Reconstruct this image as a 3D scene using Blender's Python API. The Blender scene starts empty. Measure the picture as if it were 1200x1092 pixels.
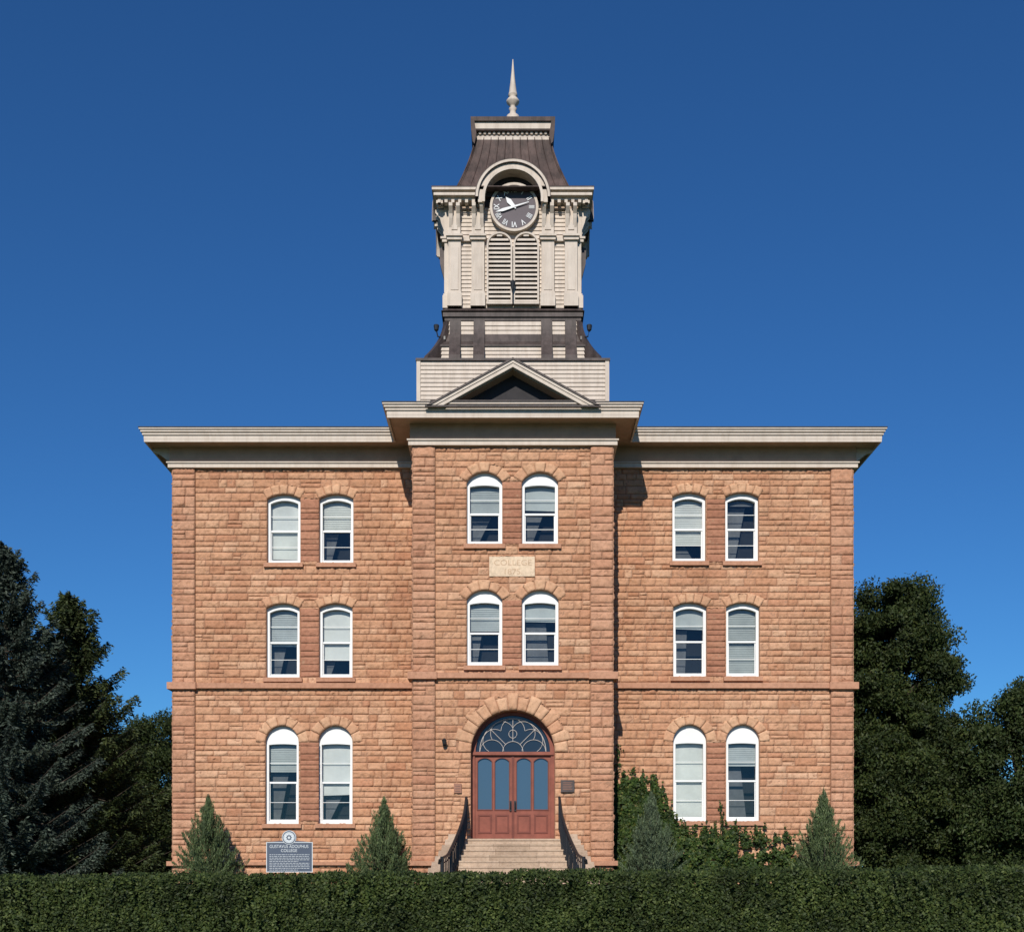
import bpy, math, random
import numpy as np
from mathutils import Vector, Matrix
from mathutils.geometry import tessellate_polygon
random.seed(5); rng=np.random.default_rng(7)
E=1.7; HZ=1019.0; CX=601.0; F=1440.0; GZ=1.15
sc=bpy.context.scene; COL=sc.collection
def X(px,D): return (px-CX)*D/F
def Z(py,D): return (HZ-py)*D/F+E
# ------------------------------------------------------------------ materials
def mat(name):
    m=bpy.data.materials.new(name); m.use_nodes=True
    nt=m.node_tree; b=nt.nodes['Principled BSDF']; return m,nt,b
def N(nt,t,**k):
    n=nt.nodes.new(t)
    for a,v in k.items(): setattr(n,a,v)
    return n
def ramp(nt,stops):
    r=N(nt,'ShaderNodeValToRGB'); e=r.color_ramp.elements
    while len(e)>1: e.remove(e[-1])
    e[0].position=stops[0][0]; e[0].color=(*stops[0][1],1)
    for p,c in stops[1:]:
        x=e.new(p); x.color=(*c,1)
    return r
def noise(nt,scale,detail=4,rough=.6,vec=None):
    n=N(nt,'ShaderNodeTexNoise'); n.inputs['Scale'].default_value=scale
    n.inputs['Detail'].default_value=detail; n.inputs['Roughness'].default_value=rough
    if vec is None:
        g=N(nt,'ShaderNodeNewGeometry'); vec=g.outputs['Position']
    nt.links.new(vec,n.inputs['Vector']); return n
def mix(nt,a,b,f,mode='MULTIPLY'):
    m=N(nt,'ShaderNodeMix',data_type='RGBA',blend_type=mode)
    if isinstance(f,(int,float)): m.inputs[0].default_value=f
    else: nt.links.new(f,m.inputs[0])
    for s,i in ((a,6),(b,7)):
        if isinstance(s,tuple): m.inputs[i].default_value=(*s,1)
        else: nt.links.new(s,m.inputs[i])
    return m.outputs[2]
def stretched(nt,sx,sz):
    g=N(nt,'ShaderNodeNewGeometry'); mp=N(nt,'ShaderNodeMapping'); mp.inputs['Scale'].default_value=(sx,sx,sz)
    nt.links.new(g.outputs['Position'],mp.inputs['Vector']); return mp.outputs[0]
def stone(name,cols,rough=.92,bump=.5,stain=True):
    m,nt,b=mat(name)
    g=N(nt,'ShaderNodeNewGeometry')
    n=len(cols); r=ramp(nt,[(i/(n-1),c) for i,c in enumerate(cols)]); r.color_ramp.interpolation='LINEAR'
    nt.links.new(g.outputs['Random Per Island'],r.inputs[0])
    n1=noise(nt,9,6,.75); r1=ramp(nt,[(.3,(.72,.70,.68)),(.5,(1,1,1)),(.72,(1.14,1.14,1.14))]); nt.links.new(n1.outputs[0],r1.inputs[0])
    c=mix(nt,r.outputs[0],r1.outputs[0],1)
    n2=noise(nt,.45,4,.6); r2=ramp(nt,[(.35,(.91,.88,.86)),(.65,(1.06,1.05,1.04))]); nt.links.new(n2.outputs[0],r2.inputs[0])
    c=mix(nt,c,r2.outputs[0],1)
    if stain:
        n4=noise(nt,1.,5,.7,stretched(nt,1.6,.28)); r4=ramp(nt,[(.36,(.84,.81,.80)),(.52,(1,1,1))]); nt.links.new(n4.outputs[0],r4.inputs[0]); c=mix(nt,c,r4.outputs[0],.7)
    nt.links.new(c,b.inputs['Base Color']); b.inputs['Roughness'].default_value=rough
    b.inputs['Specular IOR Level'].default_value=.12
    n3=noise(nt,22,7,.8); bp=N(nt,'ShaderNodeBump'); bp.inputs['Strength'].default_value=bump; bp.inputs['Distance'].default_value=.045
    nt.links.new(n3.outputs[0],bp.inputs['Height']); nt.links.new(bp.outputs[0],b.inputs['Normal'])
    return m
def paint(name,c,rough=.6,var=.12,bump=.05,nscale=3.,spec=.3,metal=0,streak=0):
    m,nt,b=mat(name)
    n1=noise(nt,nscale,6,.65); lo=1-var; hi=1+var*.6
    r1=ramp(nt,[(.3,(lo,lo,lo)),(.7,(hi,hi,hi))]); nt.links.new(n1.outputs[0],r1.inputs[0])
    col=mix(nt,c,r1.outputs[0],1)
    if streak:
        n4=noise(nt,1.,5,.7,stretched(nt,6,.6)); q=1-streak; r4=ramp(nt,[(.38,(q,q*.98,q*.96)),(.55,(1,1,1))]); nt.links.new(n4.outputs[0],r4.inputs[0]); col=mix(nt,col,r4.outputs[0],1)
    nt.links.new(col,b.inputs['Base Color'])
    b.inputs['Roughness'].default_value=rough; b.inputs['Specular IOR Level'].default_value=spec; b.inputs['Metallic'].default_value=metal
    if bump:
        bp=N(nt,'ShaderNodeBump'); bp.inputs['Strength'].default_value=bump; bp.inputs['Distance'].default_value=.02
        n3=noise(nt,20,4); nt.links.new(n3.outputs[0],bp.inputs['Height']); nt.links.new(bp.outputs[0],b.inputs['Normal'])
    return m
def leafmat(name,cols,trans=.25,rough=.6,lo=.6,hi=1.25,ns=.9):
    m,nt,b=mat(name)
    g=N(nt,'ShaderNodeNewGeometry'); n=len(cols)
    r=ramp(nt,[(i/(n-1),c) for i,c in enumerate(cols)]); nt.links.new(g.outputs['Random Per Island'],r.inputs[0])
    n2=noise(nt,ns,4); r2=ramp(nt,[(.35,(lo,lo*1.03,lo)),(.65,(hi,hi*.99,hi*.85))]); nt.links.new(n2.outputs[0],r2.inputs[0])
    c=mix(nt,r.outputs[0],r2.outputs[0],1)
    nt.links.new(c,b.inputs['Base Color']); b.inputs['Roughness'].default_value=rough; b.inputs['Specular IOR Level'].default_value=.25
    t=N(nt,'ShaderNodeBsdfTranslucent'); nt.links.new(c,t.inputs['Color'])
    ms=N(nt,'ShaderNodeMixShader'); ms.inputs[0].default_value=trans
    nt.links.new(b.outputs[0],ms.inputs[1]); nt.links.new(t.outputs[0],ms.inputs[2])
    nt.links.new(ms.outputs[0],nt.nodes['Material Output'].inputs['Surface']); return m
M={}
M['stone']=stone('salmon sandstone',[(.53,.28,.165),(.61,.35,.215),(.50,.25,.145),(.59,.33,.20),(.65,.40,.26),(.56,.30,.18),(.63,.375,.235),(.52,.26,.155),(.60,.34,.21),(.57,.315,.19)],bump=.8)
M['quoin']=stone('rock faced corner stone',[(.51,.26,.16),(.58,.32,.205),(.55,.29,.18),(.60,.345,.225),(.49,.24,.15)],bump=.85)
M['vouss']=stone('arch stone',[(.58,.335,.205),(.64,.395,.25),(.56,.305,.185),(.62,.37,.23)],bump=.5)
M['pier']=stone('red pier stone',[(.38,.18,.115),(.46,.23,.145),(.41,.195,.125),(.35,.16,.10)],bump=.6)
M['mortar']=stone('mortar backing',[(.40,.225,.145),(.40,.225,.145)])
M['trimstone']=stone('dressed sill stone',[(.44,.23,.15),(.50,.27,.175)],bump=.3)
M['date']=stone('pale date stone',[(.70,.55,.40),(.70,.55,.40)],bump=.25)
M['datecut']=stone('worn lettering',[(.54,.38,.26),(.54,.38,.26)],bump=.1,stain=False)
M['step']=stone('tan step stone',[(.47,.35,.26),(.52,.40,.30),(.40,.30,.22)],bump=.4)
M['cream']=paint('grey cream painted wood',(.56,.475,.40),var=.1,streak=.14)
M['fascia']=paint('painted cornice',(.57,.485,.41),var=.08,streak=.1)
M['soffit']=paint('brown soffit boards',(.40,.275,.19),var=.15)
M['white']=paint('white window paint',(.78,.78,.77),var=.05,rough=.5)
M['copper']=paint('dark weathered copper',(.075,.055,.05),var=.5,rough=.6,bump=.2,nscale=2.2,spec=.35,streak=.35)
M['copper2']=paint('brown standing seam',(.088,.056,.048),var=.55,rough=.65,bump=.2,nscale=1.6,spec=.3,streak=.45)
M['slate']=paint('painted recess shade',(.035,.032,.035),var=.3,rough=.8)  # shade of the pediment and clock recesses put into the base colour
M['dark']=paint('painted interior shade',(.014,.016,.018),var=.3,rough=.9,bump=0)  # near-black colour carries the shade inside windows and louvres
M['black']=paint('black painted iron',(.018,.018,.02),var=.2,rough=.4,bump=0,spec=.5)
M['door']=paint('oxblood door paint',(.25,.078,.052),var=.25,rough=.55,spec=.25)
M['doordark']=paint('door moulding',(.17,.05,.035),var=.15,rough=.55,spec=.25)
M['tracery']=paint('pale tracery',(.50,.45,.42),var=.1)
M['dial']=paint('dark clock dial',(.10,.08,.09),var=.15,rough=.6,bump=0)
M['numeral']=paint('white clock numerals',(.75,.75,.75),var=.05,bump=0)
M['signblue']=paint('slate blue sign',(.075,.095,.135),var=.1,rough=.5)
M['signtext']=paint('pale sign lettering',(.60,.63,.65),var=.05,bump=0)
M['plaque']=paint('bronze plaque',(.09,.07,.065),var=.3,rough=.4,metal=.4)
M['plaque2']=paint('red bronze plaque',(.30,.14,.09),var=.3,rough=.5)
M['bark']=paint('bark',(.07,.055,.042),var=.4,rough=.95,bump=.6,nscale=8)
M['roof']=paint('dark roof',(.06,.055,.055),var=.3,rough=.9)
M['blindw']=paint('white shade',(.56,.57,.54),var=.16,bump=0,rough=.9,nscale=1.2)
M['blindc']=paint('grey shade',(.36,.385,.375),var=.2,bump=0,rough=.9,nscale=1.2)
M['blindd']=paint('dim curtain',(.11,.115,.12),var=.3,bump=0,rough=.9)
m,nt,b=mat('window glass'); 
gl=N(nt,'ShaderNodeBsdfGlossy'); gl.inputs['Roughness'].default_value=.02; gl.inputs['Color'].default_value=(.9,.95,1,1)
tr=N(nt,'ShaderNodeBsdfTransparent'); tr.inputs[0].default_value=(.93,.95,.95,1)
fr=N(nt,'ShaderNodeFresnel'); fr.inputs[0].default_value=1.6
ms=N(nt,'ShaderNodeMixShader'); nt.links.new(fr.outputs[0],ms.inputs[0]); nt.links.new(tr.outputs[0],ms.inputs[1]); nt.links.new(gl.outputs[0],ms.inputs[2])
nb=noise(nt,1.3,2); bp=N(nt,'ShaderNodeBump'); bp.inputs['Strength'].default_value=.12; bp.inputs['Distance'].default_value=.05
nt.links.new(nb.outputs[0],bp.inputs['Height']); nt.links.new(bp.outputs[0],gl.inputs['Normal'])
nt.links.new(ms.outputs[0],nt.nodes['Material Output'].inputs['Surface']); M['glass']=m
m,nt,b=mat('door glass'); b.inputs['Base Color'].default_value=(.05,.095,.15,1); b.inputs['Roughness'].default_value=.1; b.inputs['Specular IOR Level'].default_value=.7
M['dglass']=m
m,nt,b=mat('fanlight glass'); b.inputs['Base Color'].default_value=(.018,.028,.045,1); b.inputs['Roughness'].default_value=.08; b.inputs['Specular IOR Level'].default_value=.5
M['fglass']=m
m,nt,b=mat('lawn grass'); n1=noise(nt,.6,6,.7); r1=ramp(nt,[(.3,(.035,.06,.018)),(.7,(.08,.11,.035))]); nt.links.new(n1.outputs[0],r1.inputs[0]); nt.links.new(r1.outputs[0],b.inputs['Base Color'])
b.inputs['Roughness'].default_value=.95; n2=noise(nt,30,3); bp=N(nt,'ShaderNodeBump'); bp.inputs['Distance'].default_value=.05; nt.links.new(n2.outputs[0],bp.inputs['Height']); nt.links.new(bp.outputs[0],b.inputs['Normal']); M['grass']=m
M['hedge']=leafmat('hedge leaf',[(.022,.038,.012),(.050,.074,.021),(.034,.054,.016),(.105,.13,.04),(.040,.064,.018)],lo=.5,hi=1.3,ns=3.)
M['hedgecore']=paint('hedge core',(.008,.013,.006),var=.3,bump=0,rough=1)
M['tree']=leafmat('dark green leaf',[(.020,.036,.012),(.042,.060,.018),(.030,.046,.014),(.07,.082,.024)])
M['tree2']=leafmat('mid green leaf',[(.024,.042,.014),(.045,.068,.02),(.035,.052,.018),(.07,.085,.03)])
M['blue']=leafmat('blue spruce needle',[(.027,.042,.036),(.05,.068,.058),(.036,.051,.044),(.10,.122,.10)],trans=.1)
M['spruce']=leafmat('spruce needle',[(.020,.034,.014),(.044,.060,.022),(.032,.048,.018),(.085,.10,.036)],trans=.12)
M['juniper']=leafmat('juniper spray',[(.06,.092,.044),(.115,.16,.075),(.085,.122,.056),(.19,.23,.12)],trans=.2,ns=5,lo=.5,hi=1.3)
M['juniper2']=leafmat('silvery juniper spray',[(.07,.10,.062),(.12,.16,.10),(.09,.125,.08),(.18,.22,.14)],trans=.2,ns=5,lo=.5,hi=1.3)
M['ivy']=leafmat('ivy leaf',[(.020,.044,.012),(.042,.076,.018),(.030,.060,.015),(.075,.11,.026),(.034,.066,.016),(.13,.14,.035)],trans=.2,ns=4,lo=.45,hi=1.3)
# ------------------------------------------------------------------ mesh helpers
def link(name,me,m,parent=None,smooth=False):
    ob=bpy.data.objects.new(name,me); COL.objects.link(ob)
    if m: me.materials.append(m)
    if smooth:
        me.polygons.foreach_set('use_smooth',[True]*len(me.polygons))
    if parent:
        ob.parent=parent; ob.matrix_parent_inverse=Matrix.Translation(-parent.location)
    return ob
def empty(name,loc,label=None,cat=None,group=None,parent=None):
    ob=bpy.data.objects.new(name,None); COL.objects.link(ob); ob.location=loc; ob.empty_display_size=.3
    if label: ob['label']=label; ob['category']=cat
    if group: ob['group']=group
    if parent: ob.parent=parent; ob.matrix_parent_inverse=Matrix.Translation(-parent.location)
    return ob
class MB:
    def __init__(s): s.v=[]; s.f=[]; s.T=None; s.marks=[]
    def mark(s):
        if not s.marks or s.marks[-1]!=(len(s.v),len(s.f)): s.marks.append((len(s.v),len(s.f)))
    def objs(s,name,m,parent=None,smooth=False):
        mk=s.marks+[(len(s.v),len(s.f))]
        for (a,fa),(b_,fb) in zip(mk[:-1],mk[1:]):
            if fb==fa: continue
            q=MB(); q.v=s.v[a:b_]; q.f=[tuple(i-a for i in f) for f in s.f[fa:fb]]; q.obj(name,m,parent,smooth)
    def add(s,vs,fs):
        o=len(s.v)
        s.v+= [tuple(s.T(*v)) if s.T else tuple(v) for v in vs]
        s.f+= [tuple(i+o for i in f) for f in fs]
    def box(s,x0,x1,y0,y1,z0,z1):
        s.add([(x0,y0,z0),(x1,y0,z0),(x1,y1,z0),(x0,y1,z0),(x0,y0,z1),(x1,y0,z1),(x1,y1,z1),(x0,y1,z1)],
              [(0,3,2,1),(4,5,6,7),(0,1,5,4),(1,2,6,5),(2,3,7,6),(3,0,4,7)])
    def plate(s,loops,a,b,mp=lambda u,v,w:(u,w,v)):
        L=[[Vector((p[0],p[1],0)) for p in l] for l in loops]
        flat=[p for l in loops for p in l]; n=len(flat)
        tris=tessellate_polygon(L)
        vs=[mp(p[0],p[1],a) for p in flat]+[mp(p[0],p[1],b) for p in flat]
        fs=[tuple(t) for t in tris]+[tuple(i+n for i in reversed(t)) for t in tris]
        o=0
        for l in loops:
            k=len(l)
            for i in range(k): j=(i+1)%k; fs.append((o+i,o+j,o+j+n,o+i+n))
            o+=k
        s.add(vs,fs)
    def lathe(s,prof,cx,cy,n=20):
        vs=[];fs=[]
        for r,z in prof:
            for i in range(n): a=2*math.pi*i/n; vs.append((cx+r*math.cos(a),cy+r*math.sin(a),z))
        for k in range(len(prof)-1):
            for i in range(n): j=(i+1)%n; fs.append((k*n+i,k*n+j,(k+1)*n+j,(k+1)*n+i))
        fs.append(tuple(range(n-1,-1,-1))); fs.append(tuple((len(prof)-1)*n+i for i in range(n)))
        s.add(vs,fs)
    def tube(s,pts,rad,n=8):
        pts=[Vector(p) for p in pts]; k=len(pts)
        if isinstance(rad,(int,float)): rad=[rad]*k
        vs=[];fs=[]
        for i,p in enumerate(pts):
            d=(pts[min(i+1,k-1)]-pts[max(i-1,0)]).normalized()
            u=d.cross(Vector((0,0,1)) if abs(d.z)<.9 else Vector((1,0,0))).normalized(); w=d.cross(u)
            for j in range(n):
                a=2*math.pi*j/n; q=p+(u*math.cos(a)+w*math.sin(a))*rad[i]; vs.append(tuple(q))
        for i in range(k-1):
            for j in range(n): q=(j+1)%n; fs.append((i*n+j,i*n+q,(i+1)*n+q,(i+1)*n+j))
        fs.append(tuple(range(n-1,-1,-1))); fs.append(tuple((k-1)*n+i for i in range(n)))
        s.add(vs,fs)
    def frustum(s,prof,cy):
        vs=[];fs=[]
        for h,z in prof: vs+=[(-h,cy-h,z),(h,cy-h,z),(h,cy+h,z),(-h,cy+h,z)]
        for k in range(len(prof)-1):
            for i in range(4): j=(i+1)%4; fs.append((k*4+i,k*4+j,k*4+4+j,k*4+4+i))
        fs.append((3,2,1,0)); o=(len(prof)-1)*4; fs.append((o,o+1,o+2,o+3)); s.add(vs,fs)
    def obj(s,name,m,parent=None,smooth=False):
        me=bpy.data.meshes.new(name); me.from_pydata(s.v,[],s.f)
        import bmesh
        bm=bmesh.new(); bm.from_mesh(me); bmesh.ops.recalc_face_normals(bm,faces=bm.faces); bm.to_mesh(me); bm.free()
        return link(name,me,m,parent,smooth)
def quad_mesh(name,V,Fq,m,parent=None):
    me=bpy.data.meshes.new(name); V=np.asarray(V,dtype=np.float32); Fq=np.asarray(Fq,dtype=np.int32)
    me.vertices.add(len(V)); me.vertices.foreach_set('co',V.ravel())
    me.loops.add(Fq.size); me.loops.foreach_set('vertex_index',Fq.ravel())
    me.polygons.add(len(Fq)); me.polygons.foreach_set('loop_start',np.arange(len(Fq),dtype=np.int32)*4)
    me.update(calc_edges=True); me.validate()
    return link(name,me,m,parent)
def text(s,size,loc,m,parent,name,ext=.008,sx=1):
    cu=bpy.data.curves.new('t','FONT'); cu.body=s; cu.size=size; cu.extrude=ext; cu.align_x='CENTER'; cu.align_y='CENTER'
    ob=bpy.data.objects.new('t',cu); COL.objects.link(ob); dg=bpy.context.evaluated_depsgraph_get()
    me=bpy.data.meshes.new_from_object(ob.evaluated_get(dg)); bpy.data.objects.remove(ob)
    me.transform(Matrix.Translation(loc)@Matrix.Rotation(math.pi/2,4,'X')@Matrix.Diagonal((sx,1,1,1)))
    me.materials.clear()
    return link(name,me,m,parent)
class Rock:
    def __init__(s): s.V=[]; s.Q=[]; s.n=0
    def patch(s,mp,nu,nv,base,amp,rim,tilt=.8,cull=None):
        a=np.concatenate([[0],np.linspace(0,1,nu+1),[1]]); b=np.concatenate([[0],np.linspace(0,1,nv+1),[1]])
        A,B=np.meshgrid(a,b,indexing='ij')
        H=np.zeros_like(A)
        H[1:-1,1:-1]=rim*rng.uniform(.6,1.6)
        inn=(slice(2,-2),slice(2,-2))
        if nu>1 and nv>1:
            t1,t2=rng.uniform(-1,1,2)
            H[inn]=base*rng.uniform(.5,1.35)+amp*(tilt*(t1*(A[inn]-.5)+t2*(B[inn]-.5))+rng.uniform(-.55,.55,A[inn].shape))
            A=A.copy();B=B.copy()
            A[inn]+=rng.uniform(-.38,.38,A[inn].shape)/nu; B[inn]+=rng.uniform(-.38,.38,A[inn].shape)/nv
        Pu,Pv,P=mp(A,B,H)
        n0,n1=A.shape
        idx=np.arange(n0*n1).reshape(n0,n1)
        q=np.stack([idx[:-1,:-1],idx[1:,:-1],idx[1:,1:],idx[:-1,1:]],-1).reshape(-1,4)
        if cull is not None:
            cu=Pu.ravel()[q].mean(1); cv=Pv.ravel()[q].mean(1); q=q[~cull(cu,cv)]
        if len(q)==0: return
        s.V.append(P.reshape(-1,3)); s.Q.append(q+s.n); s.n+=n0*n1
    def obj(s,name,m,parent): return quad_mesh(name,np.concatenate(s.V),np.concatenate(s.Q),m,parent)
class Opening:
    def __init__(s,x0,x1,z0,zs,rise,t):
        s.x0,s.x1,s.z0,s.zs,s.r,s.t=x0,x1,z0,zs,rise,t
        w=(x1-x0)/2; s.cx=(x0+x1)/2
        if rise>0:
            s.R=(w*w+rise*rise)/(2*rise); s.cz=zs+rise-s.R; s.a0=math.asin(min(1,w/s.R))
        else: s.R=0
    def outline(s,n=16):
        p=[(s.x0,s.z0),(s.x1,s.z0),(s.x1,s.zs)]
        for i in range(1,n):
            a=s.a0-2*s.a0*i/n; p.append((s.cx+s.R*math.sin(a),s.cz+s.R*math.cos(a)))
        p.append((s.x0,s.zs)); return p
    def inside(s,u,v,g=.035):
        r=(u>s.x0)&(u<s.x1)&(v>s.z0)&(v<s.zs+.01)
        if s.R:
            d=np.hypot(u-s.cx,v-s.cz); a=np.abs(np.arctan2(u-s.cx,v-s.cz))
            r|=(d<s.R+s.t-g)&(a<s.a0)&(v>s.zs-.2)
        return r
def stone_wall(rk,O,U,Nn,u0,u1,v0,v1,ops=(),hr=(.15,.27),lr=(.2,.66),cell=.05,base=.026,amp=.044,rim=.009,gap=.006,split=.14):
    O=np.array(O,float);U=np.array(U,float);Nn=np.array(Nn,float);Zv=np.array([0,0,1.])
    def cull(u,v):
        r=np.zeros(len(u),bool)
        for o in ops: r|=o.inside(u,v)
        return r
    v=v0
    while v<v1-.02:
        h=rng.uniform(*hr)
        if v1-(v+h)<hr[0]*.8: h=v1-v
        act=[o for o in ops if o.zs>v+.02 and o.z0<v+h-.02]
        near=[o for o in ops if o.zs+o.r+o.t>v and o.z0<v+h]
        cuts=sorted({u0,u1}|{max(u0,min(u1,c)) for o in act for c in (o.x0,o.x1)})
        for a,bq in zip(cuts[:-1],cuts[1:]):
            if bq-a<.02: continue
            if any(o.x0<=a+.01 and o.x1>=bq-.01 and o.z0<=v and o.zs>=v+h for o in act): continue
            u=a
            while u<bq-.01:
                l=rng.uniform(*lr)*(1 if h<.24 else 1.1)
                if bq-(u+l)<lr[0]*.7: l=bq-u
                parts=[(v,v+h)]
                if h>.22 and rng.random()<split: k=v+h*rng.uniform(.4,.6); parts=[(v,k),(k,v+h)]
                for p0,p1 in parts:
                    e=rng.uniform(0,.007,4)
                    ua,ub,va,vb=u+gap+e[0]*.5,u+l-gap-e[1]*.5,p0+gap*.8+e[2],p1-gap*.8-e[3]
                    def mp(A,B,H,ua=ua,ub=ub,va=va,vb=vb):
                        Pu=ua+(ub-ua)*A; Pv=va+(vb-va)*B
                        return Pu,Pv,O+Pu[...,None]*U+Pv[...,None]*Zv+H[...,None]*Nn
                    rk.patch(mp,max(2,int((ub-ua)/cell)),max(3,int((vb-va)/(cell*.85))),base,amp,rim,cull=cull if near else None)
                u+=l
        v+=h
def vouss(rk,o,yw,t,proud=.04,size=.30,vary=0):
    n=max(3,int(round(2*o.a0*(o.R+t/2)/size))); n+=1-(n%2)
    for i in range(n):
        a,b=-o.a0+2*o.a0*i/n,-o.a0+2*o.a0*(i+1)/n
        tt=t+(vary if i%2 else 0); g=.005/o.R
        def mp(A,B,H):
            an=a+g+(b-a-2*g)*A; r=o.R+.004+(tt-.004)*B
            x=o.cx+r*np.sin(an); z=o.cz+r*np.cos(an)
            return x,z,np.stack([x,np.full_like(x,yw)-H,z],-1)
        rk.patch(mp,5,6,proud,.028,proud-.018)
# ------------------------------------------------------------------ building
bld=empty('college_building',(0,8,GZ),'three-storey salmon sandstone college hall with central clock tower','building')
P_Y=0.0; W_Y=2.0
ops={'P':[], 'L':[], 'R':[]}; wins=[]
def addwin(side,px0,px1,yt,yb,rise,head,hr,shade):
    D=36. if side=='P' else 38.; k=D/F; yw=P_Y if side=='P' else W_Y
    o=Opening(X(px0,D),X(px1,D),Z(yb,D),Z(yt,D)-rise*k,rise*k,.29 if rise<15 else .31)
    ops[side].append(o); wins.append((o,yw,head*k,hr*k,shade))
for a,b_,s in ((313,352,(.95,'blindw')),(374,414,(.5,'blindw'))): addwin('L',a,b_,579,660,5.5,6,4,s)
for a,b_,s in ((312,351,(.55,'blindc')),(374,413,(.76,'blindw'))): addwin('L',a,b_,707,794,5.5,6,4,s)
for a,b_,s in ((311,350,(.36,'blindc')),(373,413,(.66,'blindw'))): addwin('L',a,b_,850,965,19.4,21,1,s)
for a,b_,s in ((788,827,(.74,'blindw')),(850,889,(.1,'blindd'))): addwin('R',a,b_,577,658,5.5,6,4,s)
for a,b_,s in ((789,828,(.3,'blindc')),(851,890,(.97,'blindc'))): addwin('R',a,b_,706,793,5.5,6,4,s)
for a,b_,s in ((789,828,(.98,'blindw')),(851,890,(.3,'blindc'))): addwin('R',a,b_,849,962,19.4,21,1,s)
for a,b_,s in ((547,588.5,(.5,'blindc')),(611.5,654,(.42,'blindc'))): addwin('P',a,b_,553,638,12,14,2,s)
for a,b_,s in ((547,588.5,(.45,'blindc')),(611.5,654.5,(.3,'blindc'))): addwin('P',a,b_,691,780,12,14,2,s)
def bar_window(i,o,yw,head,hr,shade):
    ztop=o.zs+o.r; f=.085
    g=Opening(o.x0+f,o.x1-f,o.z0+.09,ztop-head-hr,hr,0)
    y0=yw+.13
    mb=MB(); mb.plate([o.outline(),g.outline(10)],y0,y0+.12)
    w=empty('window',(o.cx,yw,o.z0),parent=bld)
    zt=ztop-head; zb=o.z0+.09; zm=(zt+zb)/2; xl,xr=g.x0,g.x1
    ym=y0+.07
    mb.box(xl+.001,xr-.001,ym-.02,ym+.04,zm-.028,zm+.028)
    for za,zc in ((zb,zm-.03),(zm+.03,zt-hr*.5)):
        q=(za+zc)/2; mb.box(xl+.001,xr-.001,ym+.01,ym+.03,q-.007,q+.007)
    mb.box(xl+.001,xl+.03,ym,ym+.036,zb+.001,zm-.031); mb.box(xr-.03,xr-.001,ym,ym+.036,zb+.001,zm-.031)
    mb.box(xl+.031,xr-.031,ym,ym+.034,zb+.001,zb+.05)
    mb.obj('frame',M['white'],w)
    gm=MB(); tl=random.uniform(-.006,.006); 
    gm.add([(xl,ym+.045,zb),(xr,ym+.045+tl,zb),(xr,ym+.045+tl,zm),(xl,ym+.045,zm)],[(0,1,2,3)])
    t2=random.uniform(-.006,.006); gm.add([(xl,ym+.05,zm),(xr,ym+.05+t2,zm),(xr,ym+.055+t2,zt),(xl,ym+.055,zt)],[(0,1,2,3)])
    gm.obj('glass',M['glass'],w)
    fr_,mt=shade
    bb=MB(); zz=zt-(zt-zb)*fr_; tilt=random.uniform(-.02,.02)
    n=max(1,int((zt-zz)/.055)) if i%5 in(1,2,4) else 1
    for j in range(n):
        a=zz+(zt-zz)*j/n; c=zz+(zt-zz)*(j+1)/n; ta=tilt if j==0 and n==1 else 0
        bb.add([(xl-.03,ym+.10,a+ta),(xr+.03,ym+.10,a-ta),(xr+.03,ym+.118,c),(xl-.03,ym+.118,c)],[(0,1,2,3)])
    bb.obj('blind',M[mt],w)
    if fr_<.8:
        ux=random.uniform(-.25,.3); lx=random.uniform(-.15,.2)
        cb=MB(); cb.add([(xl-.03,ym+.3,zb),((xl+xr)/2+ux,ym+.3,zb),((xl+xr)/2+lx,ym+.3,zz),(xl-.03,ym+.3,zz)],[(0,1,2,3)]); cb.obj('curtain',M['blindd'],w)
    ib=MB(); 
    ib.box(xl-.08,xr+.08,ym+.6,ym+.62,zb-.1,zt+.1); ib.obj('room_shade_panel',M['dark'],w)  # added near-black panel, its colour stands in for the unlit room
    sb=MB(); sb.box(o.x0-.09,o.x1+.09,yw-.11,yw+.125,o.z0-.13,o.z0-.002); sb.obj('sill',M['trimstone'],w)
    rk=Rock(); vouss(rk,o,yw,o.t); rk.obj('stone_arch',M['vouss'],w)
for i,(o,yw,hd,hr,sh) in enumerate(wins): bar_window(i,o,yw,hd,hr,sh)
door=Opening(-1.23,1.23,2.6,3.45+E,1.229,.45)
ops['P'].append(door)
FZ=12.39+E; SOF=13.03+E; TOPZ=13.40+E; B0=GZ-.3
HW=2.9; WW=10.48; BACK=19.
for side,(x0,x1,y) in {'P':(-HW,HW,P_Y),'L':(-WW,-HW+.2,W_Y),'R':(HW-.2,WW,W_Y)}.items():
    mb=MB(); mb.plate([[(x0,B0),(x1,B0),(x1,SOF-.01),(x0,SOF-.01)]]+[o.outline() for o in ops[side]],y,y+.4); mb.obj('wall',M['mortar'],bld)
mb=MB()
for s in(-1,1):
    mb.mark(); a,b_=sorted((s*(HW-.001),s*(HW-.35))); mb.box(a,b_,.401,1.999,B0,SOF-.01)
    mb.mark(); a,b_=sorted((s*(WW-.001),s*(WW-.4))); mb.box(a,b_,W_Y+.401,BACK,B0,SOF-.01)
mb.mark(); mb.box(-WW+.41,WW-.41,BACK-.4,BACK-.001,B0,SOF-.01)
mb.objs('wall',M['mortar'],bld)
PL=2.275; WL=9.82
def rectop(x0,x1,z0,z1): return Opening(x0,x1,z0,z1,0,0)
date=rectop(X(573,36),X(627,36),Z(676,36),Z(652,36))
piersP=[rectop(X(588.5,36),X(611.5,36),Z(638,36),Z(565,36)),rectop(X(588.5,36),X(611.5,36),Z(780,36),Z(703,36))]
piers={'L':[],'R':[]}
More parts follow.
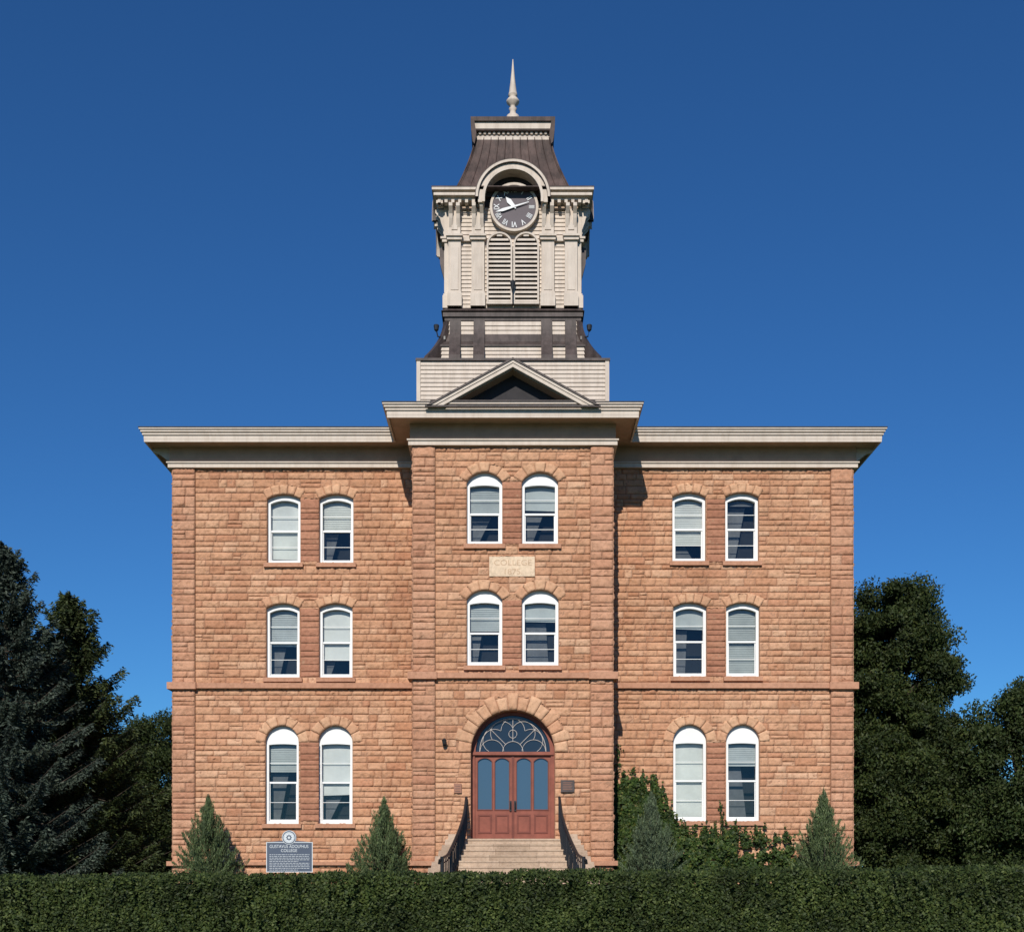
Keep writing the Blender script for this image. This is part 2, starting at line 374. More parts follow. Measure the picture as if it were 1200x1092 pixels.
for s,(a,b_) in {'L':(352,374),'R':(828,850)}.items():
    for yb,yt in ((659,585),(793,713),(962,870)): piers[s].append(rectop(X(a,38),X(b_,38),Z(yb,38),Z(yt,38)))
rk=Rock(); stone_wall(rk,(0,0,0),(1,0,0),(0,-1,0),-PL,PL,B0,FZ+.02,ops['P']+[date]+piersP); rk.obj('wall_facing',M['stone'],bld)
rk=Rock(); stone_wall(rk,(0,W_Y,0),(1,0,0),(0,-1,0),-WL,-HW,B0,FZ+.02,ops['L']+piers['L']); rk.obj('wall_facing',M['stone'],bld)
rk=Rock(); stone_wall(rk,(0,W_Y,0),(1,0,0),(0,-1,0),HW,WL,B0,FZ+.02,ops['R']+piers['R']); rk.obj('wall_facing',M['stone'],bld)
for s in(-1,1): 
    rk=Rock(); stone_wall(rk,(s*HW,0,0),(0,1,0),(s,0,0),.4,2.0,B0,FZ+.02,cell=.09); rk.obj('wall_facing',M['stone'],bld)
    rk=Rock(); stone_wall(rk,(s*WW,0,0),(0,1,0),(s,0,0),2.7,BACK,B0,FZ+.02,cell=.25); rk.obj('wall_facing',M['stone'],bld)
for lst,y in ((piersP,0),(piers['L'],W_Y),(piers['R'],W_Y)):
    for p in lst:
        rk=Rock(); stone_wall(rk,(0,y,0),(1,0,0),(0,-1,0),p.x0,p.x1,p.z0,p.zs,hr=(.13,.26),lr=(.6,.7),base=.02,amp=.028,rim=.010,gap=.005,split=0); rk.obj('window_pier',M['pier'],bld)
rk=Rock(); vouss(rk,door,0,.38,.045,.32,.13); rk.obj('door_arch',M['vouss'],bld)
kw=dict(hr=(.17,.34),lr=(.3,.8),cell=.055,base=.026,amp=.05,rim=.010,gap=.005,split=.15)
for s in (-1,1):
    for (xo,xi,y,ret) in ((HW,PL,P_Y,.4),(WW,WL,W_Y,.7)):
        rk=Rock(); mb=MB()
        pr=.06
        a,b_=sorted((s*(xo+.03),s*xi)); mb.box(a,b_,y-pr,y+ret,B0,FZ-.0)
        stone_wall(rk,(0,y-pr-.002,0),(1,0,0),(0,-1,0),a,b_,B0,FZ,**kw)
        stone_wall(rk,(s*(xo+.032),0,0),(0,1,0),(s,0,0),y-pr,y+ret,B0,FZ,**kw)
        mb.obj('corner_pilaster',M['mortar'],bld); rk.obj('corner_quoins',M['quoin'],bld)
mb=MB(); z0,z1=5.60+E,5.76+E
mb.mark(); mb.box(-PL+.04,PL-.04,-.14,.05,z0,z1)
for s in(-1,1):
    mb.mark(); a,b_=sorted((s*(HW+.21),s*(WL-.04))); mb.box(a,b_,W_Y-.14,W_Y+.05,z0,z1)
    mb.mark(); a,b_=sorted((s*(PL-.06),s*(HW+.17))); mb.box(a,b_,-.20,.55,z0-.03,z1+.02); 
    mb.mark(); a,b_=sorted((s*(HW+.005),s*(HW+.14))); mb.box(a,b_,.551,W_Y-.005,z0,z1)
    mb.mark(); a,b_=sorted((s*(WL-.06),s*(WW+.17))); mb.box(a,b_,W_Y-.20,W_Y+.85,z0-.03,z1+.02)
mb.objs('belt_course',M['trimstone'],bld)
mb=MB(); zb=1.95
for s in(-1,1):
    mb.mark(); a,b_=sorted((s*(HW+.2),s*(WL-.06))); mb.box(a,b_,W_Y-.13,W_Y+.05,zb-.1,zb)
    mb.mark(); a,b_=sorted((s*(PL-.08),s*(HW+.16))); mb.box(a,b_,-.20,.5,zb-.12,zb+.02)
    mb.mark(); a,b_=sorted((s*(WL-.08),s*(WW+.18))); mb.box(a,b_,W_Y-.20,W_Y+.8,zb-.12,zb+.02)
mb.objs('water_table',M['trimstone'],bld)
def ring(mb,fr,z0,z1):
    a=HW+fr; b_=WW+fr
    pts=[(-b_,BACK+fr),(-b_,W_Y-fr),(-a,W_Y-fr),(-a,-fr),(a,-fr),(a,W_Y-fr),(b_,W_Y-fr),(b_,BACK+fr)]
    mb.plate([pts],z0,z1,lambda u,v,w:(u,v,w))
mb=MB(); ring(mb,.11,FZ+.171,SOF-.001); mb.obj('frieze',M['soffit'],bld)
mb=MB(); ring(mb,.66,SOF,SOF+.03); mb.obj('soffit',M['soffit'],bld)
mc=MB(); ring(mc,.15,FZ,FZ+.13); ring(mc,.19,FZ+.131,FZ+.17); mc.obj('frieze_moulding',M['fascia'],bld)
mc=MB(); ring(mc,.72,SOF+.031,SOF+.15); ring(mc,.76,SOF+.151,SOF+.2); ring(mc,.73,SOF+.201,SOF+.23); ring(mc,.80,SOF+.231,SOF+.30); ring(mc,.84,SOF+.301,TOPZ-.025)
def edge(mb,fr,t,z0,z1):
    a=HW+fr; b_=WW+fr
    mb.box(-a,a,-fr,-fr+t,z0,z1)
    for s in(-1,1):
        p,q=sorted((s*(a),s*(a-t))); mb.box(p,q,-fr+t+.001,W_Y-fr+t,z0,z1)
        p,q=sorted((s*(a+.001),s*b_)); mb.box(p,q,W_Y-fr,W_Y-fr+t,z0,z1)
        p,q=sorted((s*b_,s*(b_-t))); mb.box(p,q,W_Y-fr+t+.001,BACK,z0,z1)
edge(mc,.715,.05,SOF-.05,SOF+.03)
mc.obj('cornice',M['fascia'],bld)
mc=MB(); ring(mc,.855,TOPZ-.0245,TOPZ); mc.obj('roof_drip_edge',M['roof'],bld)
mb=MB()
for s in(-1,1):
    mb.mark(); prof=[(.12,SOF-.005),(.66,SOF-.005),(.66,SOF-.12),(.45,SOF-.17),(.22,SOF-.35),(.12,SOF-.4)]
    mb.plate([[(s*(WW+p[0]),p[1]) for p in prof]],W_Y+.02,W_Y+.14)
mb.objs('eave_bracket',M['fascia'],bld)
mb=MB(); e=.75; T1=TOPZ+.001
mb.add([(-WW-e,W_Y-e,T1),(WW+e,W_Y-e,T1),(WW+e,BACK+e,T1),(-WW-e,BACK+e,T1),(-5,10.5,TOPZ+1.0),(5,10.5,TOPZ+1.0)],[(0,1,5,4),(1,2,5),(2,3,4,5),(3,0,4)])
mb.add([(-HW-e,-e,T1),(HW+e,-e,T1),(HW+e,W_Y-e,TOPZ+.002),(-HW-e,W_Y-e,TOPZ+.002),(-2.9,.3,TOPZ+.12),(2.9,.3,TOPZ+.12),(2.9,W_Y,TOPZ+.2),(-2.9,W_Y,TOPZ+.2)],[(0,1,5,4),(1,2,6,5),(3,0,4,7),(4,5,6,7)])
mb.obj('roof',M['roof'],bld)
Dp=35.12; ax=Z(419.5,Dp); bz=Z(476,Dp); hw=103*Dp/F; hgt_=ax-bz
pd=empty('pediment',(0,-.7,TOPZ),parent=bld)
def rake(mb,o0,o1,y0,y1):
    b0=bz+.03; xs_=lambda o: hw*(1-(o+.03)/hgt_)
    mb.plate([[(-xs_(o0),b0),(0,ax-o0),(xs_(o0),b0),(xs_(o1),b0),(0,ax-o1),(-xs_(o1),b0)][::-1]],y0,y1)
mb=MB(); rake(mb,0,.06,-.94,.32); mb.obj('roof_edge',M['copper'],pd)
mb=MB(); rake(mb,.0605,.14,-.91,.3); rake(mb,.1405,.255,-.885,.3); mb.obj('raking_cornice',M['fascia'],pd)
mb=MB(); rake(mb,.2555,.29,-.80,.25); mb.obj('raking_moulding',M['soffit'],pd)
mb=MB(); mb.box(-hw-.0,hw+.0,-.90,-.858,bz-.02,bz+.029); mb.box(-hw+.15,hw-.15,-.857,.2,TOPZ+.003,TOPZ+.03); mb.obj('base_flashing',M['copper'],pd)
mb=MB(); mb.plate([[(-hw+.3,TOPZ+.004),(hw-.3,TOPZ+.004),(0,ax-.22)]],-.35,.32); mb.obj('pediment_panel',M['slate'],pd)
# ------------------------------------------------------------------ tower
TC=3.16; DC=36+TC
def SQ(h): return DC*h/(F+h)
def TZ(py,h): return Z(py,DC-SQ(h))
tw=empty('tower',(0,TC,TOPZ),parent=bld)
def rot(k):
    c,s=[(1,0),(0,1),(-1,0),(0,-1)][k]
    return lambda x,y,z:(c*x-s*(y-TC), s*x+c*(y-TC)+TC, z)
def faces4(mb,fn):
    for k in range(4): mb.T=rot(k); mb.mark(); fn(mb)
    mb.T=None
def clap(mb,h,z0,z1,p=.13):
    y=TC-h; x0,x1=-h,h
    n=max(1,round((z1-z0)/p)); p=(z1-z0)/n
    for i in range(n):
        a=z0+i*p; b_=a+p
        mb.add([(x0,y,a),(x1,y,a),(x1,y-.028,a),(x0,y-.028,a),(x1,y,b_),(x0,y,b_)],[(0,1,2,3),(3,2,4,5),(0,3,5),(1,4,2)])
hb=SQ(111); zb1=TZ(423,112)
h2=SQ(79); z2a=zb1; z2b=TZ(376,81)
h3=SQ(75); z3a=TZ(361,76); z3b=TZ(225,80)
hs_=SQ(88); zs1=TZ(404,94); zs2=TZ(392,80)
core=MB(); core.box(-hb+.01,hb-.01,TC-hb+.01,TC+hb-.01,TOPZ-.1,zb1); core.box(-h2+.01,h2-.01,TC-h2+.01,TC+h2-.01,z2a,z2b)
core.box(-h3+.01,h3-.01,TC-h3+.01,TC+h3-.01,z2b,z3b); core.box(-hs_+.01,hs_-.01,TC-hs_+.01,TC+hs_-.01,zb1,zs1)
core.obj('wall',M['cream'],tw)
mb=MB()
faces4(mb,lambda m:(clap(m,hb,TOPZ,zb1,.125),clap(m,hs_,zb1+.07,zs1,.12),clap(m,h2,zs2,z2b,.14),clap(m,h3,z3a,z3b,.125)))
mb.objs('clapboard_siding',M['cream'],tw)
mb=MB()
for sx in(-1,1):
    p,q=sorted((sx*(hb+.045),sx*(hb-.07))); mb.mark(); mb.box(p,q,TC-hb-.045,TC-hb+.05,TOPZ,zb1-.002)
mb.objs('corner_board',M['cream'],tw)
mb=MB(); hh=SQ(114); 
mb.mark(); mb.box(-hh,hh,TC-hh,TC+hh,zb1,zb1+.07); mb.mark()
s_=SQ(90); mb.frustum([(s_,zs1),(s_,zs1+.04),(h2+.11,zs1+(zs2-zs1)*.45),(h2+.03,zs2),(h2,zs2+.05)],TC)
mb.objs('copper_skirt',M['copper'],tw)
zt=zb1+.07
fl=SQ(105)-h2
k=37.1/F
def bprof():
    prof=[(0,zt),(fl,zt),(fl,zt+.07)]
    for i in range(1,11):
        t=i/10; prof.append((fl*(1-t)**1.7+.06,zt+.07+(z2b-zt-.07)*t))
    prof.append((0,z2b)); return prof
def one(m,xa,xb):
    m.mark(); m.plate([[(TC-h2-p[0],p[1]) for p in bprof()]],xa,xb,lambda u,v,w:(w,u,v))
def butt(m):
    for s in(-1,1):
        for a,b_ in ((61,74),(33,46)):
            p,q=sorted((s*a*k,s*b_*k)); one(m,p,q)
faces4(mb2:=MB(),butt); mb2.objs('copper_buttress',M['copper'],tw)
# diagonal flared hips at the four corners
mb=MB()
for sx in(-1,1):
    for sy in(-1,1):
        def mp(u,v,w,sx=sx,sy=sy): return (sx*(h2+u-.05)+sy*w*.7, TC+sy*(h2+u-.05)-sx*w*.7, v)
        mb.mark(); mb.plate([bprof()],-.09,.09,mp)
mb.objs('flared_hip',M['copper'],tw)
mb=MB()
for h,za,zc in ((80,376,371),(82,371,366),(80.5,366,364)):
    s_=SQ(h); mb.box(-s_,s_,TC-s_,TC+s_,TZ(za,h)+.001,TZ(zc,h))
mb.frustum([(SQ(84),TZ(364,84)),(SQ(77.5),TZ(361,78))],TC)
mb.obj('copper_ledge',M['copper'],tw)
kk=37.1/F
mb=MB()
def pil(m):
    for s in(-1,1):
        for a,b_ in ((33.5,48.5),(61,75.6)):
            m.mark()
            p,q=sorted((s*a*kk,s*b_*kk)); y=TC-h3
            m.box(p,q,y-.13,y,z3a,TZ(284,76))
            m.box(p+.07,q-.07,y-.145,y-.131,z3a+.5,TZ(292,76))
            m.box(p-.03,q+.03,y-.19,y,z3a,z3a+.38)
            m.box(p-.015,q+.015,y-.165,y,z3a+.381,z3a+.44)
            m.box(p-.04,q+.04,y-.2,y-.0,TZ(284,76)+.001,TZ(280.5,76)); m.box(p-.065,q+.065,y-.25,y,TZ(280.5,76)+.001,TZ(278,76))
            m.box(p+.01,q-.01,y-.15,y,TZ(278,76)+.002,z3b)
            m.box(p+.10,q-.10,y-.175,y-.151,TZ(272,76),TZ(252,76))
faces4(mb,pil); mb.objs('pilaster',M['cream'],tw)
mb=MB()
def imp(m):
    for s in(-1,1): m.mark(); p,q=sorted((s*49.*kk,s*60.5*kk)); m.box(p,q,TC-h3-.1,TC-h3,TZ(284,76)+.004,TZ(279,76))
faces4(mb,imp); mb.objs('impost_band',M['cream'],tw)
hc=SQ(95)
def brk(m,xs,w,out,zt_,zl):
    y=TC-h3-.15
    for x in xs:
        prof=[(0,zt_),(out,zt_),(out,zt_-.1),(out*.75,zt_-.17),(out*.45,zt_-.26),(out*.35,zt_-.38),(out*.1,zl+.06),(0,zl)]
        m.mark(); m.plate([[(y-p[0],p[1]) for p in prof]],x-w/2,x+w/2,lambda u,v,w_:(w_,u,v))
zc0=TZ(237,92); zc1=TZ(219,95)
mb=MB()
faces4(mb,lambda m:[brk(m,[s*36.5*kk,s*45.5*kk,s*64*kk,s*72.5*kk],.11,.26,zc0,zc0-.62) for s in(-1,1)])
mb.objs('cornice_bracket',M['cream'],tw)
mb=MB()
def shb(m):
    for s in(-1,1):
        m.mark(); p,q=sorted((s*33*kk,s*76*kk)); m.box(p,q,TC-h3-.16,TC-h3-.151,TZ(247,76),zc0-.002)
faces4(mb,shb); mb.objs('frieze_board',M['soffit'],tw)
mb=MB()
def den(m):
    for s in (-1,1):
        for i in range(7):
            m.mark(); xx=s*(.98+i*.205); m.box(xx-.045,xx+.045,TC-hc+.12,TC-h3-.165,zc0+.02,zc0+.11)
faces4(mb,den); mb.objs('modillion',M['cream'],tw)
mb=MB()
for s in(-1,1):
    for yy in (TC-1.7,TC+1.5):
        prof=[(h3+.1,TZ(284,76)),(h3+.30,TZ(286,76)),(h3+.28,TZ(304,76)),(h3+.12,TZ(328,76)),(h3,TZ(332,76))]
        mb.mark(); mb.plate([[(s*p[0],p[1]) for p in prof]],yy,yy+.2)
mb.objs('side_console',M['copper'],tw)
Rin=34*36.75/F; Rout=43.5*36.75/F; hz=Z(232,36.75)
mb=MB()
def corn(m):
    for s in(-1,1):
        m.mark()
        for (o,za,zb_) in ((hc-.18,zc0+.12,zc0+.2),(hc-.05,zc0+.201,zc0+.28),(hc-.11,zc0+.281,zc0+.34),(hc,zc0+.341,zc1)):
            m.plate([[(s*Rin,TC-o),(s*o,TC-o),(s*(h3-.2),TC-h3+.2),(s*Rin,TC-h3+.2)]],za,zb_,lambda u,v,w:(u,v,w))
faces4(mb,corn); mb.objs('cornice',M['cream'],tw)
mb=MB()
def hd_(m):
    n=28; y0=TC-hc-.03
    def arc(r0,r1,ya,yb,dn=.0):
        out=[];inn=[]
        for i in range(n+1):
            a=math.pi*i/n; out.append((r1*math.cos(a),hz+r1*math.sin(a))); inn.append((r0*math.cos(a),hz+r0*math.sin(a)))
        out=[(r1,hz-dn)]+out+[(-r1,hz-dn)]; inn=[(r0,hz-dn)]+inn+[(-r0,hz-dn)]
        m.plate([out+inn[::-1]],ya,yb)
    arc(Rin-.01,Rout-.07,y0+.03,TC-h3-.05,.13); arc(Rout-.069,Rout,y0-.05,y0+.25,0); arc(Rin-.03,Rin+.05,y0-.01,y0+.025,.13)
faces4(mb,hd_); mb.objs('clock_hood',M['cream'],tw)
mb=MB()
def hood(m):
    n=24
    out=[];inn=[]
    for i in range(n+1):
        a=math.pi*i/n; out.append(((Rout+.025)*math.cos(a),hz+(Rout+.025)*math.sin(a))); inn.append((Rout*.93*math.cos(a),hz+Rout*.93*math.sin(a)))
    m.plate([out+inn[::-1]],TC-hc-.07,TC-1.2)
faces4(mb,hood); mb.objs('clock_hood_roof',M['copper'],tw)
mb=MB(); 
def rec(m):
    n=24; p=[(-Rin-.02,hz-.05)]+[(-(Rin+.02)*math.cos(math.pi*i/n),hz+(Rin+.02)*math.sin(math.pi*i/n)) for i in range(n+1)]+[(Rin+.02,hz-.05)]
    m.plate([p],TC-h3-.04,TC-h3+.1)
faces4(mb,rec); mb.objs('clock_recess',M['slate'],tw)
mb=MB(); s_=hc-.02; mb.box(-s_+.3,s_-.3,TC-s_+.3,TC+s_-.3,zc1-.12,zc1+.01)
n=12; ha=SQ(71); hb2=SQ(44); za=zc1; zb_=TZ(163,44)
prof=[(hc+.01,za),(hc+.01,za+.025),(ha+.06,za+.05)]
for i in range(1,n+1):
    t=i/n; prof.append((hb2+(ha-hb2)*(1-t)**1.35,za+.05+(zb_-za)*t))
mb.frustum(prof,TC); mb.obj('mansard_roof',M['copper2'],tw)
mb=MB()
def seams(m):
    for j in range(-5,6):
        pts=[(j/5.2*h,TC-h-.008,z) for h,z in prof[2:]]
        m.mark(); m.tube(pts,.012,4)
    m.mark(); m.tube([(h*1.0,TC-h,z) for h,z in prof[2:]],.03,5)
faces4(mb,seams); mb.objs('roof_seam',M['copper2'],tw)
mb=MB()
for h,ya,yb in ((44.5,164,160),(41,160,153),(45,153,151)):
    s_=SQ(h); mb.box(-s_,s_,TC-s_,TC+s_,TZ(ya,h)+.002,TZ(yb,h))
h=47.; s_=SQ(h); mb.box(-s_,s_,TC-s_,TC+s_,TZ(151,h)+.002,TZ(142,h))
def dent(m):
    for i in range(15):
        x=(i-7)*.145; m.box(x-.035,x+.035,TC-SQ(43.5),TC-SQ(41)+.001,TZ(158.5,41),TZ(154,41))
faces4(mb,dent)
mb.obj('cap_frieze',M['cream'],tw)
mb=MB(); s_=SQ(49.5); mb.box(-s_,s_,TC-s_,TC+s_,TZ(142,49)+.002,TZ(137,49)); s_=SQ(46.2); mb.box(-s_,s_,TC-s_,TC+s_,TZ(153,46.2)+.003,TZ(150,46.2))
mb.frustum([(SQ(49),TZ(137,49)+.001),(.2,TZ(137,49)+.12)],TC)
mb.obj('cap_cornice',M['copper2'],tw)
mb=MB()
for sx in(-1,1):
    for sy in(-1,1):
        prof2=[(SQ(44.6),TZ(172,44)),(SQ(47),TZ(168,47)),(SQ(49),TZ(152,49)),(SQ(49.4),TZ(142,49)),(SQ(45),TZ(142,49)),(SQ(42.5),TZ(160,44))]
        y=TC+sy*SQ(46.5); mb.mark(); mb.plate([[(sx*p[0],p[1]) for p in prof2]],y-.1,y+.1)
mb.objs('cap_bracket',M['copper2'],tw)
def fz(py): return Z(py,DC)
mb=MB(); mb.lathe([(.2,TZ(137,49)+.1),(.2,fz(137)),(.11,fz(134.5)),(.09,fz(131)),(.13,fz(128)),(.07,fz(126)),(.1,fz(124.5)),(.2,fz(121)),(.21,fz(119)),(.16,fz(116.5)),(.09,fz(114)),(.15,fz(112.5)),(.14,fz(111)),(.12,fz(108)),(.085,fz(98)),(.045,fz(84)),(.012,fz(70))],0,TC,20)
mb.obj('finial',M['cream'],tw,smooth=True)
def louv(cx,w,za,zb_):
    y=TC-h3; r=w/2
    o=Opening(cx-r,cx+r,za,zb_-r,r*.999,0); g=Opening(cx-r+.05,cx+r-.05,za+.05,zb_-r,(r-.05)*.999,0)
    L=empty('louvred_opening',(cx,y,za),parent=bld)
    m=MB(); m.plate([o.outline(),g.outline()],y-.19,y-.03)
    m.obj('frame',M['cream'],L)
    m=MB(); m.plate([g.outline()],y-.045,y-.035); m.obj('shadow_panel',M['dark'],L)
    m=MB(); n=16; H=zb_-za-.06
    for i in range(n):
        z=za+.07+H*i/n
        hw_=r-.052
        if z>zb_-r-.05: 
            d=max(0,z+.06-(zb_-r)); 
            if d>=hw_: continue
            hw_=math.sqrt(hw_*hw_-d*d)
        m.add([(cx-hw_,y-.16,z),(cx+hw_,y-.16,z),(cx+hw_,y-.06,z+.085),(cx-hw_,y-.06,z+.085),(cx-hw_,y-.16,z+.065),(cx+hw_,y-.16,z+.065),(cx+hw_,y-.06,z+.12),(cx-hw_,y-.06,z+.12)],
              [(0,3,2,1),(4,5,6,7),(0,1,5,4),(1,2,6,5),(2,3,7,6),(3,0,4,7)])
    m.obj('slats',M['fascia'],L)
zl0=TZ(359,76); zl1=TZ(275,76)
louv(-15.6*kk,30*kk,zl0,zl1); louv(15.6*kk,30*kk,zl0,zl1)
# ------------------------------------------------------------------ clock
cy_=TC-h3-.2; cz_=Z(243,36.0+cy_); kc=(36+cy_)/F; cxk=1.5*kc
ck=empty('clock',(cxk,cy_,cz_),parent=bld)
def circ(r,n=48,c=(cxk,cz_)): return [(c[0]+r*math.cos(2*math.pi*i/n),c[1]+r*math.sin(2*math.pi*i/n)) for i in range(n)]
mb=MB(); mb.plate([circ(28.5*kc),circ(25.6*kc)],cy_-.03,cy_+.13); mb.obj('clock_frame',M['cream'],ck)
mb=MB(); mb.plate([circ(25.8*kc)],cy_,cy_+.03); mb.obj('dial',M['dial'],ck)
nm=['XII','I','II','III','IIII','V','VI','VII','VIII','IX','X','XI']
for i,s in enumerate(nm):
    cu=bpy.data.curves.new('t','FONT'); cu.body=s; cu.size=.24; cu.extrude=.006; cu.offset=.002; cu.align_x='CENTER'; cu.align_y='CENTER'
    ob=bpy.data.objects.new('t',cu); COL.objects.link(ob); dg=bpy.context.evaluated_depsgraph_get()
    me=bpy.data.meshes.new_from_object(ob.evaluated_get(dg)); bpy.data.objects.remove(ob)
    a=-2*math.pi*i/12; r=20.2*kc
    me.transform(Matrix.Translation((cxk,cy_-.012,cz_))@Matrix.Rotation(math.pi/2,4,'X')@Matrix.Rotation(a,4,'Z')@Matrix.Translation((0,r,0))@Matrix.Diagonal((.6 if len(s)>2 else .8,1,1,1)))
    me.materials.clear(); link('numeral',me,M['numeral'],ck)
def hand(name,ang,L,tail,w,y):
    m=MB(); d=(math.sin(ang),math.cos(ang)); p=(d[1],-d[0])
    def q(l,s): return (cxk+d[0]*l+p[0]*s,cz_+d[1]*l+p[1]*s)
    m.plate([[q(-tail,-.008),q(-tail,.008),q(0,w*.6),q(L*.6,w),q(L,.005),q(L*.6,-w),q(0,-w*.6)]],y-.01,y); m.obj(name,M['numeral'],ck)
hand('minute_hand',math.radians(253),23*kc,18*kc,.045,cy_-.045); hand('hour_hand',math.radians(318),15*kc,3*kc,.075,cy_-.03)
# ------------------------------------------------------------------ door
dr=empty('entrance_door',(0,.3,2.6),parent=bld)
yd=.3; zs=3.45+E
outer=Opening(-1.229,1.229,2.6,zs,1.228,0)
mb=MB(); mb.plate([outer.outline(28),[(-1.12,2.605),(1.12,2.605),(1.12,zs-.06),(-1.12,zs-.06)],[(1.1*math.cos(math.pi*i/28),zs+.04+1.08*math.sin(math.pi*i/28)) for i in range(29)]],yd,yd+.14)
mb.box(-1.2,1.2,yd-.05,yd-.002,zs-.06,zs+.02)
mb.obj('frame',M['door'],dr)
z0=2.62
for s in(-1,1):
    mb=MB(); xa,xb=sorted((s*.005,s*1.118)); 
    holes=[]
    for c in (.32,.83):
        cx=s*c; w=.205
        holes.append(Opening(cx-w,cx+w,Z(948,36.3),Z(888,36.3)-.1,.1,0).outline(10))
    mb.plate([[(xa,z0),(xb,z0),(xb,zs-.062),(xa,zs-.062)]]+holes,yd+.05,yd+.1)
    L=mb.obj('door_leaf',M['door'],dr)
    mb=MB()
    for c in(.32,.83):
        cx=s*c; w=.205
        mb.plate([[(cx-w,z0+.16),(cx+w,z0+.16),(cx+w,z0+.72),(cx-w,z0+.72)],[(cx-w+.05,z0+.21),(cx+w-.05,z0+.21),(cx+w-.05,z0+.67),(cx-w+.05,z0+.67)]],yd+.03,yd+.049)
        o1=Opening(cx-w-.03,cx+w+.03,Z(948,36.3)-.03,Z(888,36.3)-.1,.12,0); o2=Opening(cx-w,cx+w,Z(948,36.3),Z(888,36.3)-.1,.1,0)
        mb.plate([o1.outline(10),o2.outline(10)],yd+.03,yd+.049)
    a,b_=sorted((s*.002,s*.035)); mb.box(a,b_,yd+.02,yd+.049,z0,zs-.07)
    mb.obj('door_moulding',M['doordark'],dr)
mb=MB(); mb.box(-1.1,1.1,yd+.085,yd+.095,Z(949,36.3),zs-.07); mb.obj('door_glass',M['dglass'],dr)
mb=MB(); mb.plate([[(1.12*math.cos(math.pi*i/24),zs+.02+1.1*math.sin(math.pi*i/24)) for i in range(25)]],yd+.1,yd+.11); mb.obj('fanlight_glass',M['fglass'],dr)
mb=MB()
def ringc(cx,cz,r,t=.009,a0=0,a1=2*math.pi,n=28):
    pts=[(cx+r*math.cos(a0+(a1-a0)*i/n),yd+.07,cz+r*math.sin(a0+(a1-a0)*i/n)) for i in range(n+1)]; mb.tube(pts,t,6)
zf=zs+.05
ringc(0,zf,.3,a1=math.pi); ringc(0,zf,.98,.011,a1=math.pi)
for a in range(0,181,30):     # interlaced arcs
    q=math.radians(a); cx_,cz2=.62*math.cos(q),zf+.62*math.sin(q)
    ringc(cx_,cz2,.35,.008,a0=q-math.pi*.5 if 0<a<180 else 0.05,a1=q+math.pi*.5 if 0<a<180 else math.pi-.05,n=20)
for a in(45,90,135):
    q=math.radians(a); mb.tube([(.3*math.cos(q),yd+.07,zf+.3*math.sin(q)),(.98*math.cos(q),yd+.07,zf+.98*math.sin(q))],.009,6)
ringc(0,zf+.52,.12,.009,n=18)
mb.obj('fanlight_tracery',M['tracery'],dr)
mb=MB()
for s in(-1,1): mb.mark(); mb.tube([(s*.07,yd-.0,3.5),(s*.07,yd-.05,3.52),(s*.07,yd-.05,3.68),(s*.07,yd,3.7)],.014,6); mb.box(s*.07-.03,s*.07+.03,yd+.0,yd+.05,3.44,3.74)
mb.objs('door_handle',M['black'],dr)
mb=MB(); mb.box(date.x0+.01,date.x1-.01,-.045,.02,date.z0+.01,date.zs-.01); ds=mb.obj('date_stone',M['date'],bld)
text('COLLEGE',.235,(0,-.047,Z(660,36)),M['datecut'],ds,'carved_lettering',.003,1.12)
text('1875.',.235,(0,-.047,Z(670.5,36)),M['datecut'],ds,'carved_lettering',.003,1.12)
# steps
st=empty('entrance_steps',(0,-1.5,GZ),parent=bld)
mb=MB(); mb.box(-1.495,1.495,-.62,.38,GZ-.3,2.549)
mb.box(-1.5,1.5,-.65,-.0,2.55,2.601); mb.obj('landing',M['step'],st)
mb2=MB()
for i in range(9):
    zt_=2.6-.16*(i+1); y=-.62-.31*i
    cuts=[-1.5,random.uniform(-.7,-.3),random.uniform(.3,.8),1.5]
    mb2.mark()
    for a,b_ in zip(cuts[:-1],cuts[1:]):
        mb2.box(a+.002,b_-.002,y-.33,y-.001,GZ-.3,zt_-.05); mb2.box(a+.003,b_-.003,y-.35,y+.0,zt_-.049,zt_)
mb2.objs('step',M['step'],st)
mb=MB()
for s in(-1,1):
    mb.mark()
    for i in range(10):
        y=-.12-.34*i; h=2.75-.165*i; xo=1.52+.045*i
        a,b_=sorted((s*xo,s*(xo+.36+.03*i)))
        mb.plate([[(y,GZ-.3),(y,h),(y-.34,h-.165),(y-.34,GZ-.3)]],a,b_,lambda u,v,w:(w,u,v))
mb.objs('cheek_wall',M['step'],st)
for s in(-1,1):
    mb=MB(); ptsT=[];
    for i in range(25):
        t=i/24; y=-.1-3.5*t; x=1.36+.12*t+.5*max(0,t-.15)**1.6
        zt_=3.82-2.0*t**.92 if t<.85 else 3.82-2.0*.85**.92-(t-.85)*.6
        ptsT.append((s*x,y,zt_))
    mb.tube(ptsT,.04,8)
    mb.tube([(p[0],p[1],p[2]-.85+.0) for p in ptsT],.02,6)
    mb.tube([(p[0],p[1],p[2]-.14) for p in ptsT],.018,6)
    for i,p in enumerate(ptsT):
        mb.tube([p,(p[0],p[1],p[2]-.95)],.016 if i%6 else .035,6)
    e=ptsT[-1]; mb.tube([e,(e[0]+s*.06,e[1]-.08,e[2]-.05),(e[0]+s*.08,e[1]-.02,e[2]-.14)],.035,8)
    mb.tube([ (e[0],e[1],GZ-.1),(e[0],e[1],e[2]+.05)],.05,8)
    mb.obj('handrail',M['black'],st)
